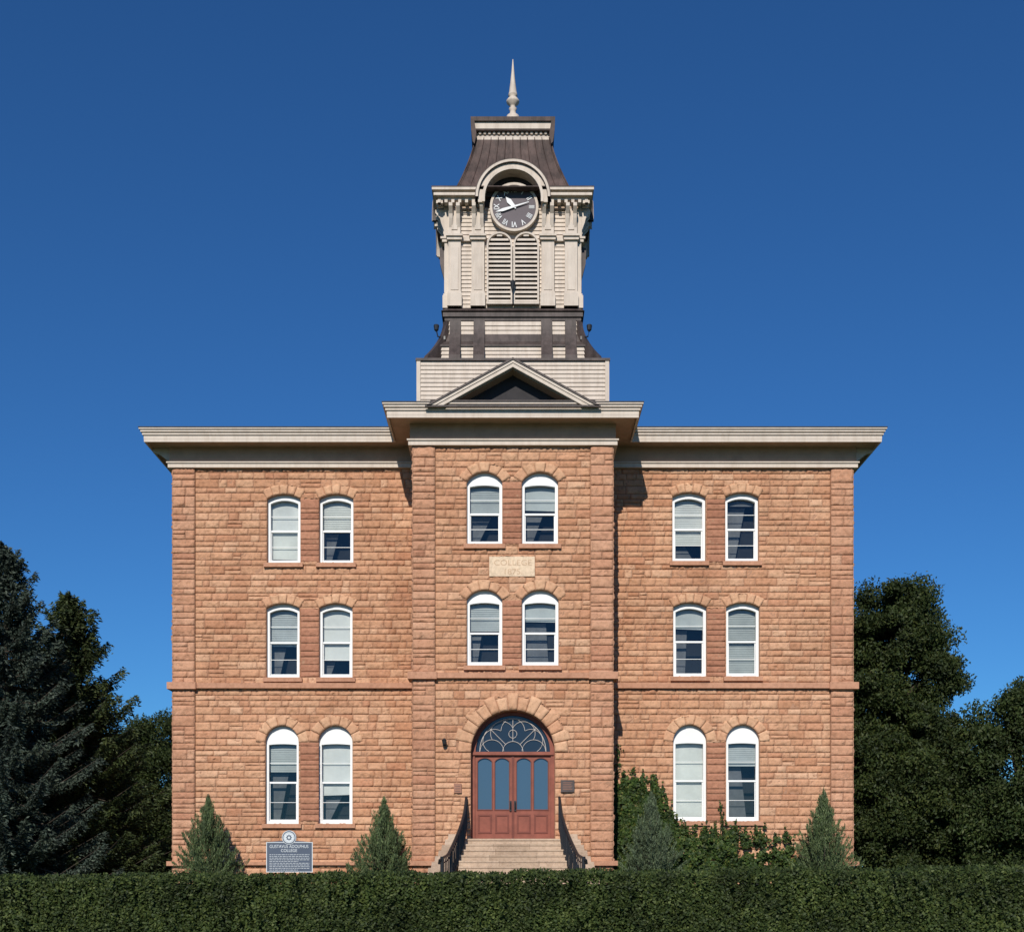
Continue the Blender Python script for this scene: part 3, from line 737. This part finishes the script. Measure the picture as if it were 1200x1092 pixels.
# ------------------------------------------------------------------ small attached things
def lampobj(loc,s,label,group=None):
    e=empty('floodlight' ,loc,label,'lamp',group)
    x,y,z=loc; m=MB(); m.tube([(x-s*.15,y,z-.1),(x+s*.06,y-.02,z-.06),(x+s*.1,y-.05,z+.12)],.022,6); m.box(x-s*.12-.05,x-s*.12+.05,y-.05,y+.05,z-.16,z-.06); m.obj('bracket_arm',M['black'],e)
    m=MB(); m.lathe([(.03,z+.08),(.065,z+.12),(.085,z+.25),(.075,z+.27)],x+s*.1,y-.05,12); m.obj('lamp_head',M['black'],e)
for s in(-1,1):
    lampobj((s*2.2,TC-h2-.12,TZ(394,80)),s,'small black floodlight on a bracket beside the tower base','floodlights on the tower')
e=empty('wall_lamp',(X(521,36),-.06,Z(872,36)),'small black wall lamp on the stone beside the door arch','lamp')
m=MB(); x,z=X(521,36),Z(872,36); m.box(x-.05,x+.05,-.12,-.05,z-.05,z+.12); m.tube([(x,-.1,z+.06),(x,-.2,z+.12)],.02,6); m.obj('mounting_bracket',M['black'],e)
m=MB(); m.lathe([(.03,z-.03),(.05,z-.01),(.065,z+.08),(.075,z+.1),(.02,z+.16)],x,-.21,10); m.obj('lamp_head',M['black'],e)
e=empty('bell_lamp',(0,TC-h3-.3,Z(358,37)),'small dark lamp hanging in front of the tower louvres','lamp')
m=MB(); z=Z(358,37); y=TC-h3-.28; m.tube([(0,TC-h3-.1,z+.05),(0,y,z+.1),(0,y,z+.45)],.022,6); m.obj('stem',M['black'],e)
m=MB(); m.lathe([(.03,z+.42),(.05,z+.5),(.085,z+.68),(.05,z+.72)],0,y,12); m.obj('lamp_head',M['black'],e)
e=empty('plaque',(X(664.5,36),-.07,Z(921,36)),'dark bronze plaque on the stone wall beside the door','plaque')
m=MB(); m.box(X(657,36),X(673,36),-.1,-.04,Z(928,36),Z(914,36)); m.obj('panel',M['plaque'],e)
m=MB(); 
for i in range(5): m.box(X(659.5,36),X(670.5,36)-.03*(i%2),-.104,-.1005,Z(925-2*i,36)-.006,Z(925-2*i,36)+.008)
m.obj('raised_lines',M['plaque2'],e)
e=empty('plaque',(X(536,36),-.07,Z(924,36)),'small reddish bronze plaque on the stone wall by the door','plaque')
m=MB(); m.box(X(532,36),X(541,36),-.09,-.04,Z(929,36),Z(918,36)); m.obj('panel',M['plaque2'],e)
m=MB()
for i in range(3): m.box(X(533.5,36),X(539.5,36),-.094,-.0905,Z(927-3*i,36)-.006,Z(927-3*i,36)+.006)
m.obj('raised_lines',M['plaque'],e)
# sign
yS=-3; DS=33; sx=X(339,DS)
sg=empty('historical_marker_sign',(sx,yS,GZ),'slate blue historical marker with round seal and raised lettering','sign')
m=MB(); x0,x1,z0,z1=X(313,DS),X(366,DS),Z(1021,DS),Z(987,DS)
arc=[(x1,z1)]+[(sx+(x1-sx)*math.cos(math.pi*i/12)*.9,z1+.05*math.sin(math.pi*i/12)) for i in range(13)]+[(x0,z1)]
m.plate([[(x0,z0),(x1,z0)]+arc],yS-.03,yS+.03); bd=m.obj('board',M['signblue'],sg)
m=MB(); m.plate([[(x0-.015,z0-.015),(x1+.015,z0-.015),(x1+.015,z1+.015),(x0-.015,z1+.015)],[(x0+.004,z0+.004),(x1-.004,z0+.004),(x1-.004,z1-.004),(x0+.004,z1-.004)]],yS-.04,yS-.031); m.obj('border',M['signtext'],sg)
cz=Z(981,DS)
def cc(r,n=28): return [(sx+r*math.cos(2*math.pi*i/n),cz+r*math.sin(2*math.pi*i/n)) for i in range(n)]
m=MB(); m.plate([cc(.19)],yS-.045,yS+.03); m.obj('seal',M['signtext'],sg)
m=MB(); m.plate([cc(.175),cc(.15)],yS-.05,yS-.0455)
star=[(sx+(.09 if i%2==0 else .055)*math.sin(math.pi*i/8),cz+(.09 if i%2==0 else .055)*math.cos(math.pi*i/8)) for i in range(16)]
m.plate([star,cc(.035,12)],yS-.05,yS-.0455)
for i in range(20):
    a=2*math.pi*i/20; m.plate([[(sx+.125*math.cos(a)+.008*math.cos(b),cz+.125*math.sin(a)+.008*math.sin(b)) for b in (0,1.57,3.14,4.71)]],yS-.05,yS-.0455)
m.obj('seal_emblem',M['signblue'],sg)
text('GUSTAVUS ADOLPHUS',.12,(sx,yS-.036,Z(991.6,DS)),M['signtext'],sg,'lettering',.005,.84)
text('COLLEGE',.115,(sx,yS-.036,Z(996.4,DS)),M['signtext'],sg,'lettering',.005,.9)
m=MB()
for i in range(10):
    z=Z(1001+2*i,DS); x=x0+.07
    xe=x1-.07-(.3 if i in(4,9) else 0)
    while x<xe: 
        w=random.uniform(.03,.09); m.box(x,min(x+w,xe),yS-.036,yS-.031,z-.006,z+.006); x+=w+.018
m.obj('small_text_lines',M['signtext'],sg)
m=MB()
for s in(-1,1): m.mark(); m.box(sx+s*.5-.04,sx+s*.5+.04,yS+.031,yS+.1,GZ-.3,z1-.1)
m.objs('post',M['black'],sg)
# ------------------------------------------------------------------ ground
ys=[-1500,-100,-30,-23,-21,-17,-12,-8,-5,5,30,100,2500]; zs_=[0,0,0,0,.12,.45,.85,1.08,GZ,GZ,GZ,GZ,GZ]
xs=[-2500,-200,-40,-20,-10,0,10,20,40,200,2500]
V=[(x,y,z) for y,z in zip(ys,zs_) for x in xs]; n=len(xs)
me=bpy.data.meshes.new('ground'); me.from_pydata(V,[],[(j*n+i,j*n+i+1,(j+1)*n+i+1,(j+1)*n+i) for j in range(len(ys)-1) for i in range(n-1)])
g=link('ground',me,M['grass']); g['kind']='structure'; g['label']='green lawn rising gently to the building'; g['category']='ground'
# ------------------------------------------------------------------ foliage
def unit(a): return a/np.maximum(np.linalg.norm(a,axis=1,keepdims=True),1e-6)
def leaves(name,C,A,L,W,m,parent,Nrm=None):
    n=len(C); A=unit(A); R=rng.normal(size=(n,3)) if Nrm is None else Nrm
    B=unit(np.cross(A,R)); L=np.broadcast_to(np.asarray(L,float),(n,))[:,None]; W=np.broadcast_to(np.asarray(W,float),(n,))[:,None]
    V=np.stack([C-A*L*.5,C+B*W*.5-A*L*.05,C+A*L*.5,C-B*W*.5-A*L*.05],1).reshape(-1,3)
    return quad_mesh(name,V,np.arange(4*n).reshape(n,4),m,parent)
def sn(x,z,s=0): return np.sin(x*2.1+s)*.4+np.sin(x*5.3+z*1.7+s*2)*.3+np.sin(x*11.7-z*4.1+s)*.25+np.sin(z*9+x*3)*.2+np.sin(x*19+z*7)*.2
he=empty('clipped_hedge',(0,-23.3,0),'long dense clipped green hedge in front of the lawn','hedge')
hx=8.; y0=-24.; y1=-22.7
def htop(x): return E-.04+.0085*x+.012*np.sin(x*3.1)+.010*np.sin(x*9.3)+.006*np.sin(x*23)
n1=200000; x=rng.uniform(-hx,hx,n1); z=rng.uniform(.25,1,n1)**.8*(htop(x)); d=rng.exponential(.04,n1)
C=np.stack([x,y0+.08*sn(x,z)+d-.02,z-.02],1)
A=rng.normal(size=(n1,3))*np.array([.9,.5,.7])+np.array([0,-.35,.25]); Nr=rng.normal(size=(n1,3))*.8+np.array([0,-1,.5])
n2=60000; x2=rng.uniform(-hx,hx,n2); y2=rng.uniform(y0,y1,n2); z2=htop(x2)-rng.exponential(.02,n2)+.04*rng.random(n2)*(rng.random(n2)<.25)
C2=np.stack([x2,y2,z2],1); A2=rng.normal(size=(n2,3))+np.array([0,0,.9]); Nr2=rng.normal(size=(n2,3))+np.array([0,-.3,1])
ns=1100; xs_=rng.uniform(-hx,hx,ns); zs0=rng.uniform(.5,1.62,ns); kx=np.repeat(np.arange(ns),12); t=np.tile(np.arange(12)/12,ns)
hgt=rng.uniform(.1,.25,ns)
C3=np.stack([xs_[kx]+rng.normal(size=ns*12)*.012+.02*np.sin(t*4+kx),y0-.06-rng.random(ns*12)*.03,np.minimum(zs0[kx]+t*hgt[kx],htop(xs_[kx])+.03)],1)
A3=rng.normal(size=C3.shape)*np.array([1,.4,.3])+np.array([0,-.4,.5]); Nr3=rng.normal(size=C3.shape)*.5+np.array([0,-1,.8])
nt_=n1+n2+ns*12
leaves('hedge_leaves',np.concatenate([C,C2,C3]),np.concatenate([A,A2,A3]),rng.uniform(.024,.048,nt_),rng.uniform(.015,.028,nt_),M['hedge'],he,np.concatenate([Nr,Nr2,Nr3]))
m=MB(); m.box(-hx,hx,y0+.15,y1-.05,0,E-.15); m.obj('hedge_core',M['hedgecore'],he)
def spruce(label,px,pytop,D,R,m,seed,bl=.15,bw=.045,dens=1.,droop=1.,step=.26):
    r=np.random.default_rng(seed); x0=X(px,D); y0=D-36; top=Z(pytop,D); zb=GZ+.3
    t=empty('spruce_tree',(x0,y0,GZ),label,'tree')
    mb=MB(); mb.tube([(x0,y0,GZ-.2),(x0+.03,y0,(GZ+top)/2),(x0,y0,top-.3)],[.24,.14,.02],8)
    Cs=[];As=[]
    z=zb
    while z<top-.1:
        f=(top-z)/(top-zb); 
        for k in range(int(8*dens)):
            L=R*(f**.75)*r.uniform(.42,1.28)+.12; az=r.uniform(0,2*math.pi); o=np.array([math.cos(az),math.sin(az),0]); s=np.array([-o[1],o[0],0])
            zz=z+r.uniform(-.12,.12); up=.5*(1-f)**1.5-.2*droop
            M_=int(L*14)+4; tt=np.linspace(.1,1,M_)
            pts=np.array([x0,y0,zz])+o*(tt*L)[:,None]+np.array([0,0,1.])*(up*L*tt+.30*L*tt**2.4-.12*L*np.sin(tt*3.1))[:,None]
            if L>.8: mb.tube([tuple(np.array([x0,y0,zz])),tuple(pts[M_//2]),tuple(pts[-1])],[.035,.02,.006],4)
            for sg_ in(-1,0,1):
                tl=(.5*(1-tt*.7)+.08)*r.uniform(.6,1.2,M_)*(1 if sg_ else .4)*min(1,L/1.5+.2)
                d=o*.7+s*sg_*.9+np.array([0,0,-.3*droop if sg_ else .15]); d=d/np.linalg.norm(d)
                for q in (.15,.4,.65,.85,1.):
                    c=pts+d*(tl*q)[:,None]+r.normal(size=pts.shape)*.032+np.array([0,0,-.14])*q*q*droop
                    Cs.append(c); As.append(np.tile(d,(M_,1))+r.normal(size=pts.shape)*.4)
        z+=step
    C=np.concatenate(Cs);A=np.concatenate(As)
    mb.obj('trunk',M['bark'],t); leaves('crown',C,A,r.uniform(.7,1.3,len(C))*bl,r.uniform(.7,1.3,len(C))*bw,m,t)
spruce('tall blue-grey spruce with layered drooping branches',6,640,42,3.25,M['blue'],1,.17,.055,1.,1.,.31)
spruce('dark green spruce with drooping upswept branches',80,696,46,3.9,M['spruce'],2,.18,.058,1.1,1.3,.29)
def broad(label,px,pytop,D,rx,m,seed,zlow=.6,nl=50000,ls=.15,nc=110,ry=None,cs=.30):
    r=np.random.default_rng(seed); x0=X(px,D); y0=D-36; top=Z(pytop,D); zb=GZ+zlow; rz=(top-zb)/2; cz=(top+zb)/2; ry=ry or rx
    t=empty('broadleaf_tree',(x0,y0,GZ),label,'tree')
    u=unit(r.normal(size=(nc,3))); rad=r.uniform(.3,1,nc)**.55
    cl=u*rad[:,None]; cl[:,:2]*=np.where(cl[:,2:3]<0,1+.25*np.minimum(1,-cl[:,2:3]*1.5),1)
    cl=cl*np.array([rx,ry,rz])*.87
    cl+=np.array([x0,y0,cz]); cr=r.uniform(.35,.85,nc)*rx*cs
    k=r.integers(0,nc,nl); g=unit(r.normal(size=(nl,3)))*(r.random(nl)**.45)[:,None]
    C=cl[k]+g*cr[k][:,None]*np.array([1.1,1.1,.85])+r.normal(size=(nl,3))*.08
    C=C[C[:,2]>GZ+.1]
    A=r.normal(size=C.shape)+np.array([0,0,-.3])
    leaves('crown',C,A,r.uniform(.7,1.3,len(C))*ls,r.uniform(.6,1.,len(C))*ls*.62,m,t,Nrm=r.normal(size=C.shape)*.8+np.array([-.1,-.5,.8]))
    mb=MB(); mb.tube([(x0,y0,GZ-.2),(x0+.1,y0,cz-rz*.4),(x0,y0,cz+rz*.5)],[.26,.2,.05],8)
    for j in range(16):
        c=cl[j*3]; zf=min(c[2]-.3,cz+rz*.3); zf=max(GZ+1,zf-1.2)
        mb.tube([(x0,y0,zf),((x0+c[0])/2,(y0+c[1])/2,(zf+c[2])/2+.15),tuple(c)],[.08,.05,.02],5)
    mb.obj('trunk',M['bark'],t)
broad('large dark green broadleaf tree beside the building',1044,662,50,3.0,M['tree'],3,nl=130000,nc=270,zlow=3.0)
broad('leafy green tree under a taller tree',1066,815,48,3.1,M['tree'],15,nl=95000,nc=210,zlow=-1.5)
broad('rounded broadleaf tree with dense green leaves',1194,774,46,2.95,M['tree2'],4,nl=120000,nc=300,zlow=-1.5,cs=.33)
broad('low leafy green tree filling behind the hedge',1124,866,53,3.0,M['tree'],5,nl=60000,nc=140,zlow=-1.5)
broad('leafy green tree behind the spruces',182,812,60,3.4,M['tree'],6,nl=100000,nc=210,zlow=-1.5)
broad('dark leafy tree behind the spruces',90,845,58,4.6,M['tree'],8,nl=90000,nc=190,zlow=-1.5)
r=np.random.default_rng(31); n=90000
xw=np.where(r.random(n)<.5,-1,1)*r.uniform(9,60,n); hh_=5.2+1.2*np.sin(xw*.7)+.6*np.sin(xw*2.1+1)
zw=r.random(n)*hh_; yw_=28+r.uniform(0,2,n)+1.2*np.sin(xw*1.3+zw)
fw=leaves('far_woodland',np.stack([xw,yw_,GZ+zw],1),r.normal(size=(n,3)),r.uniform(.25,.45,n),r.uniform(.15,.28,n),M['tree'],None,r.normal(size=(n,3))*.8+np.array([0,-.6,.7]))
fw['kind']='stuff'; fw['label']='dark leafy undergrowth closing the view behind the trees'; fw['category']='woodland'
def jun(label,px,py,hw,m,seed,yy=.55,loose=0,pw=.9):
    r=np.random.default_rng(seed); D=36+yy; x0=X(px,D); top=Z(py,D); R=hw*D/F; H=top-GZ
    t=empty('juniper_shrub',(x0,yy,GZ),label,'shrub','junipers along the front wall')
    mb=MB(); mb.tube([(x0,yy,GZ-.1),(x0,yy,GZ+H*.75)],[.07,.015],6)
    def prof(h): return np.where(h<.25,.85+.15*h/.25,np.clip((1-h)/.75,0,1)**pw)
    Cs=[];As=[]
    nb=300
    for b in range(nb):
        h0=r.random()**.9*.86; az=r.uniform(0,6.283); hl=min(.99,h0+r.uniform(.08,.24)); rr=R*float(prof(np.array(hl)))*r.uniform(.6,1.42)
        p0=np.array([x0+math.cos(az)*rr*.25,yy+math.sin(az)*rr*.25,GZ+h0*H*.9]); p1=np.array([x0+math.cos(az)*rr,yy+math.sin(az)*rr,GZ+hl*H+r.uniform(-.03,.22)])
        k=int(60+35*(rr/R)); tt=r.random(k)**.7; mid=(p0+p1)/2+np.array([math.cos(az),math.sin(az),0])*rr*.18-np.array([0,0,.04])
        q=((1-tt)**2)[:,None]*p0+(2*tt*(1-tt))[:,None]*mid+(tt**2)[:,None]*p1
        w=.06*(1-tt*.85)+.007
        Cs.append(q+r.normal(size=(k,3))*w[:,None]); dd=unit((p1-mid)[None])[0]*.8+np.array([0,0,.6]); As.append(np.tile(dd,(k,1))+r.normal(size=(k,3))*(.42+loose))
        if b%16==0: mb.tube([tuple(p0),tuple(mid),tuple(p1)],[.02,.012,.004],4)
    C=np.concatenate(Cs);A=np.concatenate(As)
    leaves('foliage',C,A,r.uniform(.06,.13,len(C)),r.uniform(.012,.028,len(C)),m,t)
    mb.obj('trunk',M['bark'],t)
jun('green conical juniper standing against the stone wall',244,938,35,M['juniper'],11)
jun('green conical juniper between windows and the steps',450,941,33,M['juniper'],12)
jun('silvery green juniper in front of climbing ivy',763,934,32,M['juniper2'],13,loose=.15,pw=.9)
jun('green conical juniper near the building corner',965,931,36,M['juniper'],14)
# ivy
iv=empty('ivy',(5.5,1.8,GZ),'green ivy climbing the lower stone wall','climbing plant')
r=np.random.default_rng(21); n=62000
px=r.uniform(716,946,n); py=r.uniform(885,1030,n)
def toppx(p):
    base=np.interp(p,[716,722,745,765,780,790,800,840,850,870,900,925,946],[918,908,908,914,930,955,970,974,968,974,978,982,1000])
    return base+4*np.sin(p*.21)+5*np.sin(p*.53+1)+3*np.sin(p*1.1)
dpt=py-toppx(px); keep=(r.random(n)<np.clip(.5+dpt/16,0,1)*np.clip(.35+dpt/30,.12,1))&(dpt>-8)
thin=np.sin(px*.23+py*.17)*np.sin(px*.151-py*.21+2)+.5*np.sin(px*.61+py*.4)*np.sin(py*.55-px*.3)
bare=(px>862)&(py>986)&(py<1003+4*np.sin(px*.3))&(thin>-.3)
keep&=~((thin>.45)&(r.random(n)<.8)&(dpt<50))&~(bare&(r.random(n)<.92))
px=px[keep];py=py[keep]
lump=.5+.5*np.sin(px*.19+1)*np.sin(py*.16+px*.07)
ydep=W_Y-.08-r.random(len(px))*(.06+.10*lump+.5*lump*np.clip((py-960)/60,0,1))
C=np.stack([(px-CX)*38/F,ydep,(HZ-py)*38/F+E],1)
A=r.normal(size=C.shape)*np.array([.8,.4,.6])+np.array([0,-.2,-.6]); Nr=r.normal(size=C.shape)*.7+np.array([0,-1,.35])
leaves('ivy_leaves',C,A,r.uniform(.06,.13,len(C)),r.uniform(.05,.11,len(C)),M['ivy'],iv,Nr)
tx=[(722,912,725,872),(846,975,844,938)]
cs=[]
for a,b_,c,d in tx:
    q=r.random(70); cs.append(np.stack([a+(c-a)*q+r.normal(size=70)*1.8,b_+(d-b_)*q],1))
cs=np.concatenate(cs); C=np.stack([(cs[:,0]-CX)*38/F,np.full(len(cs),W_Y-.09)-r.random(len(cs))*.04,(HZ-cs[:,1])*38/F+E],1)
leaves('tendril_leaves',C,r.normal(size=C.shape)*.6+np.array([0,0,-.6]),r.uniform(.05,.1,len(C)),r.uniform(.04,.08,len(C)),M['ivy'],iv,r.normal(size=C.shape)*.5+np.array([0,-1,.3]))
mb=MB()
for a,b_,c,d in tx: 
    mb.mark(); mb.tube([((a-CX)*38/F,W_Y-.06,(HZ-1030)*38/F+E),((a-CX)*38/F,W_Y-.07,(HZ-b_)*38/F+E),((c-CX)*38/F,W_Y-.07,(HZ-d)*38/F+E)],[.02,.014,.006],5)
mb.objs('vine_stem',M['bark'],iv)
# ------------------------------------------------------------------ light / sky / camera
el=math.radians(33); az=math.radians(8.5)
d=Vector((math.sin(az)*math.cos(el),math.cos(az)*math.cos(el),-math.sin(el)))
sun=bpy.data.lights.new('sun','SUN'); sun.energy=4.6; sun.angle=math.radians(.5); sun.color=(1,.95,.86)
so=bpy.data.objects.new('sun',sun); COL.objects.link(so); so.rotation_euler=d.to_track_quat('-Z','Y').to_euler(); so.location=(-20,-60,50)
w=bpy.data.worlds.new('World'); sc.world=w; w.use_nodes=True; nt=w.node_tree; bg=nt.nodes['Background']
sk=N(nt,'ShaderNodeTexSky'); sk.sky_type='NISHITA'; sk.sun_disc=False; sk.sun_elevation=el; sk.sun_rotation=math.pi+az
sk.altitude=300; sk.air_density=1.0; sk.dust_density=.2; sk.ozone_density=3.0
tint=mix(nt,sk.outputs[0],(.26,.62,1.0),1.0)
nt.links.new(tint,bg.inputs[0]); bg.inputs[1].default_value=.09
cam=bpy.data.cameras.new('camera'); co=bpy.data.objects.new('camera',cam); COL.objects.link(co)
co.location=(0,-36,E); co.rotation_euler=(math.pi/2,0,0); cam.sensor_width=36; cam.lens=36*F/1200; cam.shift_y=(HZ-546)/1200; cam.shift_x=-(CX-600)/1200
cam.clip_end=6000; cam.clip_start=.1; sc.camera=co
sc.view_settings.view_transform='Standard'; sc.view_settings.look='None'; sc.view_settings.exposure=0
